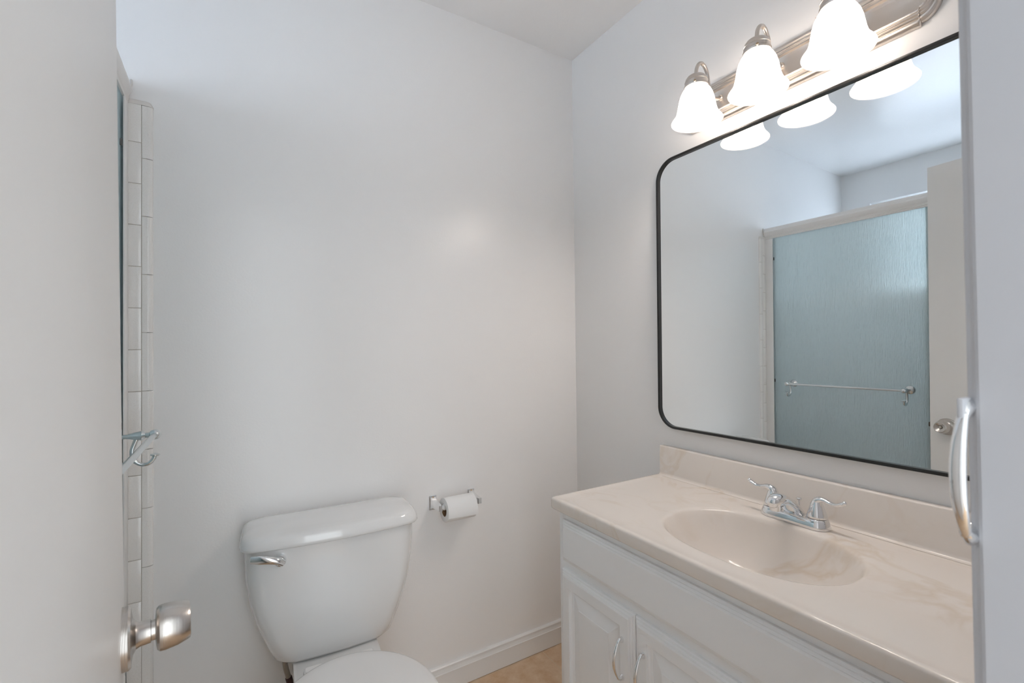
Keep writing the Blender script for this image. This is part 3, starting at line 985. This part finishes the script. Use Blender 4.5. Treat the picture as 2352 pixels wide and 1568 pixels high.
for s in (-1, 1):
    h = MB()
    hy0 = FY + s * 0.0515
    h.lathe([(0.0235, 0.0), (0.0235, 0.0212), (0.026, 0.0214), (0.032, 0.0202), (0.042, 0.0172), (0.052, 0.0140), (0.060, 0.0112), (0.066, 0.0085), (0.069, 0.0045), (0.070, 0.0)], (FX, hy0, FZ), 'Z', 32)
    pts = smooth_path([(FX - 0.001, hy0 - s * 0.006, FZ + 0.050), (FX - 0.001, hy0 + s * 0.002, FZ + 0.0635), (FX - 0.001, hy0 + s * 0.014, FZ + 0.0675), (FX - 0.002, hy0 + s * 0.028, FZ + 0.0645), (FX - 0.003, hy0 + s * 0.042, FZ + 0.0640), (FX - 0.004, hy0 + s * 0.055, FZ + 0.0695), (FX - 0.004, hy0 + s * 0.0605, FZ + 0.0730)], 7)
    rad = [(a, b__) for a, b__ in zip(lerp_list([0.0105, 0.0100, 0.0078, 0.0062, 0.0066, 0.0074, 0.0040], len(pts)), lerp_list([0.0090, 0.0085, 0.0060, 0.0044, 0.0044, 0.0050, 0.0030], len(pts)))]
    h.tube(pts, rad, 18, side=(1, 0, 0))
    h.sphere(pts[-1] - Vector((0, s * 0.001, 0.0004)), 0.0052, 16, 10)
    h.obj('lever_handle', CHROME, fau, smooth=60)
m = MB()
m.lathe([(0.010, 0.0), (0.010, 0.0022), (0.040, 0.0022), (0.044, 0.0034), (0.0475, 0.0062), (0.0500, 0.0068), (0.0515, 0.0055), (0.0520, 0.0)], (FX + 0.0225, FY, FZ), 'Z', 20)
m.obj('lift_rod', CHROME, fau)

# ------------------------------------------------------------------ mirror
MY0, MY1, MZ0, MZ1 = 0.139, 1.081, 0.9387, 1.8315
mw, mh = MY1 - MY0, MZ1 - MZ0
mc = Vector((1.2375 + 0.0023, (MY0 + MY1) / 2, (MZ0 + MZ1) / 2))
tilt, yw = math.radians(0.406), math.radians(-0.482)
mc.x = 1.2375 + (mc.y - 0.7) * math.tan(yw) + (mc.z - 0.9387) * math.tan(tilt)
nrm = Vector((-1, math.tan(yw), math.tan(tilt))).normalized()
mir = thing('wall_mirror', 'rectangular wall mirror with rounded corners and thin black metal frame', 'mirror', mc)
uu_ = Vector((0, 0, 1)).cross(nrm).normalized()
vv_ = nrm.cross(uu_)


def mp_(a, b_, d):
    return mc + uu_ * a + vv_ * b_ + nrm * d


FT = 0.0078
m = MB()
rings = []
for (ins, d) in ((0.0, -0.0055), (0.0, 0.0062), (0.0010, 0.0074), (FT - 0.0012, 0.0074), (FT, 0.0064), (FT, -0.0055)):
    rings.append([mp_(a, b_, d) for (a, b_) in rounded_rect(mw - 2 * ins, mh - 2 * ins, 0.068 - ins, 16)])
m.loft(rings, cap0=False, cap1=False, loop=True)
m.obj('mirror_frame', BLACKF, mir, smooth=40)
m = MB()
m.loft([[mp_(a, b_, d) for (a, b_) in rounded_rect(mw - 2 * FT + 0.001, mh - 2 * FT + 0.001, 0.068 - FT, 16)] for d in (-0.005, 0.0)])
m.obj('mirror_glass', MIRROR, mir, smooth=30)

# ------------------------------------------------------------------ vanity light
LYC, LZC = 0.659, 1.9395
lt = thing('vanity_light', 'brushed nickel three-light bar with white bell shades above the mirror', 'light fixture', (XW, LYC, LZC))
HH, LS = 0.0605, 0.282


def bar_outline(ins):
    pts_ = []
    h = HH - ins
    hk = h - 0.0065
    xs_ = [-LS, -LS * 0.5, 0.0, LS * 0.5, LS]
    ae = 0.0375 - ins * 0.75
    for yy in xs_:
        pts_.append((yy, h))
    pts_.append((LS + 0.0025, h - 0.0005))
    pts_.append((LS + 0.0040, h - 0.0025))
    pts_.append((LS + 0.0045, h - 0.0050))
    for i in range(0, 25):
        a = PI / 2 - PI * i / 24
        pts_.append((LS + 0.005 + ae * math.cos(a), hk * math.sin(a)))
    pts_.append((LS + 0.0045, -h + 0.0050))
    pts_.append((LS + 0.0040, -h + 0.0025))
    pts_.append((LS + 0.0025, -h + 0.0005))
    for yy in reversed(xs_):
        pts_.append((yy, -h))
    pts_.append((-LS - 0.0025, -h + 0.0005))
    pts_.append((-LS - 0.0040, -h + 0.0025))
    pts_.append((-LS - 0.0045, -h + 0.0050))
    for i in range(0, 25):
        a = -PI / 2 - PI * i / 24
        pts_.append((-LS - 0.005 + ae * math.cos(a), hk * math.sin(a)))
    pts_.append((-LS - 0.0045, h - 0.0050))
    pts_.append((-LS - 0.0040, h - 0.0025))
    pts_.append((-LS - 0.0025, h - 0.0005))
    return pts_


pl = [(0.0, 0.0005), (0.0002, 0.006), (0.0018, 0.0110), (0.0045, 0.0142), (0.0080, 0.0155), (0.0110, 0.0150), (0.0125, 0.0132), (0.0135, 0.0150), (0.0160, 0.0170), (0.0180, 0.0168), (0.0190, 0.0150), (0.0200, 0.0166), (0.0225, 0.0184),
      (0.0245, 0.0182), (0.0255, 0.0166), (0.0265, 0.0180), (0.0285, 0.0192), (0.0310, 0.0190), (0.0325, 0.0165), (0.0335, 0.0130), (0.0345, 0.0126)]
m = MB()
m.loft([[(XW - d, LYC + a, LZC + b_) for (a, b_) in bar_outline(ins)] for (ins, d) in pl])
m.obj('backplate', NICKEL, lt, smooth=38)
SX, SZ = XW - 0.122, 1.8445
SHADE = [(0.0, 0.0685), (0.0015, 0.0690), (0.006, 0.0660), (0.013, 0.0605), (0.022, 0.0555), (0.034, 0.0520), (0.048, 0.0495), (0.062, 0.0470), (0.076, 0.0430), (0.087, 0.0375), (0.095, 0.0315), (0.100, 0.0275)]
for yy in (0.8365, 0.659, 0.4805):
    a = MB()
    pts = smooth_path([(XW - 0.0127, yy, 1.943), (XW - 0.030, yy, 1.936), (XW - 0.049, yy, 1.935), (XW - 0.063, yy, 1.948), (XW - 0.0675, yy, 1.972), (XW - 0.071, yy, 1.995), (XW - 0.082, yy, 2.013), (XW - 0.096, yy, 2.020), (XW - 0.110, yy, 2.013), (XW - 0.119, yy, 1.998), (XW - 0.1215, yy, 1.980)], 6)
    a.tube(pts, 0.0052, 16)
    a.lathe([(0.0, 0.0085), (0.002, 0.0085), (0.004, 0.0065), (0.005, 0.0052)], (XW - 0.0128, yy, 1.943), (-1, 0, 0), 18)
    a.obj('light_arm', NICKEL, lt, smooth=60)
    s = MB()
    s.lathe([(0.0, 0.0), (0.0, 0.0300), (0.001, 0.0325), (0.006, 0.0330), (0.008, 0.0312), (0.017, 0.0305), (0.0178, 0.0312), (0.0190, 0.0305), (0.026, 0.0285), (0.032, 0.0240), (0.0365, 0.0165), (0.0395, 0.0090), (0.0405, 0.0065), (0.043, 0.0065), (0.0435, 0.0)], (SX, yy, 1.9405), 'Z', 40)
    cup = s.obj('socket_cup', NICKEL, lt, smooth=35)
    for k in range(3):
        an = 2 * PI * k / 3 + 0.55 + PI
        dr = Vector((math.cos(an), math.sin(an), 0))
        q = MB()
        q.lathe([(0.030, 0.0018), (0.0375, 0.0018), (0.0378, 0.0030), (0.0410, 0.0030), (0.0413, 0.0)], (SX, yy, 1.9435), dr, 10)
        q.obj('set_screw', BRASS, cup)
    g = MB()
    ring_o = [(z, r) for (z, r) in SHADE]
    ring_i = [(z + 0.0005, max(r - 0.0028, 0.002)) for (z, r) in reversed(SHADE)]
    rr_ = [[(SX + r * math.cos(2 * PI * i / 56), yy + r * math.sin(2 * PI * i / 56), SZ + z) for i in range(56)] for (z, r) in (ring_o + ring_i)]
    g.loft(rr_, cap0=False, cap1=False, loop=True)
    g.obj('glass_shade', SHADEM, lt, smooth=60)
    bl = MB()
    bl.lathe([(0.0, 0.0), (0.0006, 0.006), (0.004, 0.0150), (0.010, 0.0240), (0.018, 0.0300), (0.027, 0.0325), (0.036, 0.0310), (0.046, 0.0255), (0.056, 0.0180), (0.066, 0.0140), (0.078, 0.0130), (0.078, 0.0)], (SX, yy, 1.8520), 'Z', 32)
    bl.obj('light_bulb', BULBM, lt, smooth=60)

# ------------------------------------------------------------------ tall white cabinet beside the camera, right edge of the view
LX = 0.4405
lin = thing('linen_cabinet', 'tall white cabinet at the right edge with a chrome pull', 'cabinet', (0.85, -0.14, 0.0))
m = MB()
m.box((0.476, -0.398, 0.0), (XW - 0.001, 0.119, 2.295), 0.0015)
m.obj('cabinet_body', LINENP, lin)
pr = [(0.0, 0.0), (0.0, 0.0290), (0.0008, 0.0300), (0.0028, 0.0308), (0.0042, 0.0320), (0.0055, 0.0340), (0.0075, 0.0350), (0.03, 0.0350)]
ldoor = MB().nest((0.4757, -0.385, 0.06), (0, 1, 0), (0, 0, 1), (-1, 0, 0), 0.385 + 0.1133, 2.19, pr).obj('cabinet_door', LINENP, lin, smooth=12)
pull(0.4475, 0.1122, 1.1190, ldoor, 0.0488, 0.0290)
MB().box((0.4285, 0.1110, 1.1570), (0.4460, 0.1145, 1.1715), 0.0010).obj('pull_block', LINENP, ldoor)  # small plain block at the upper foot of the pull
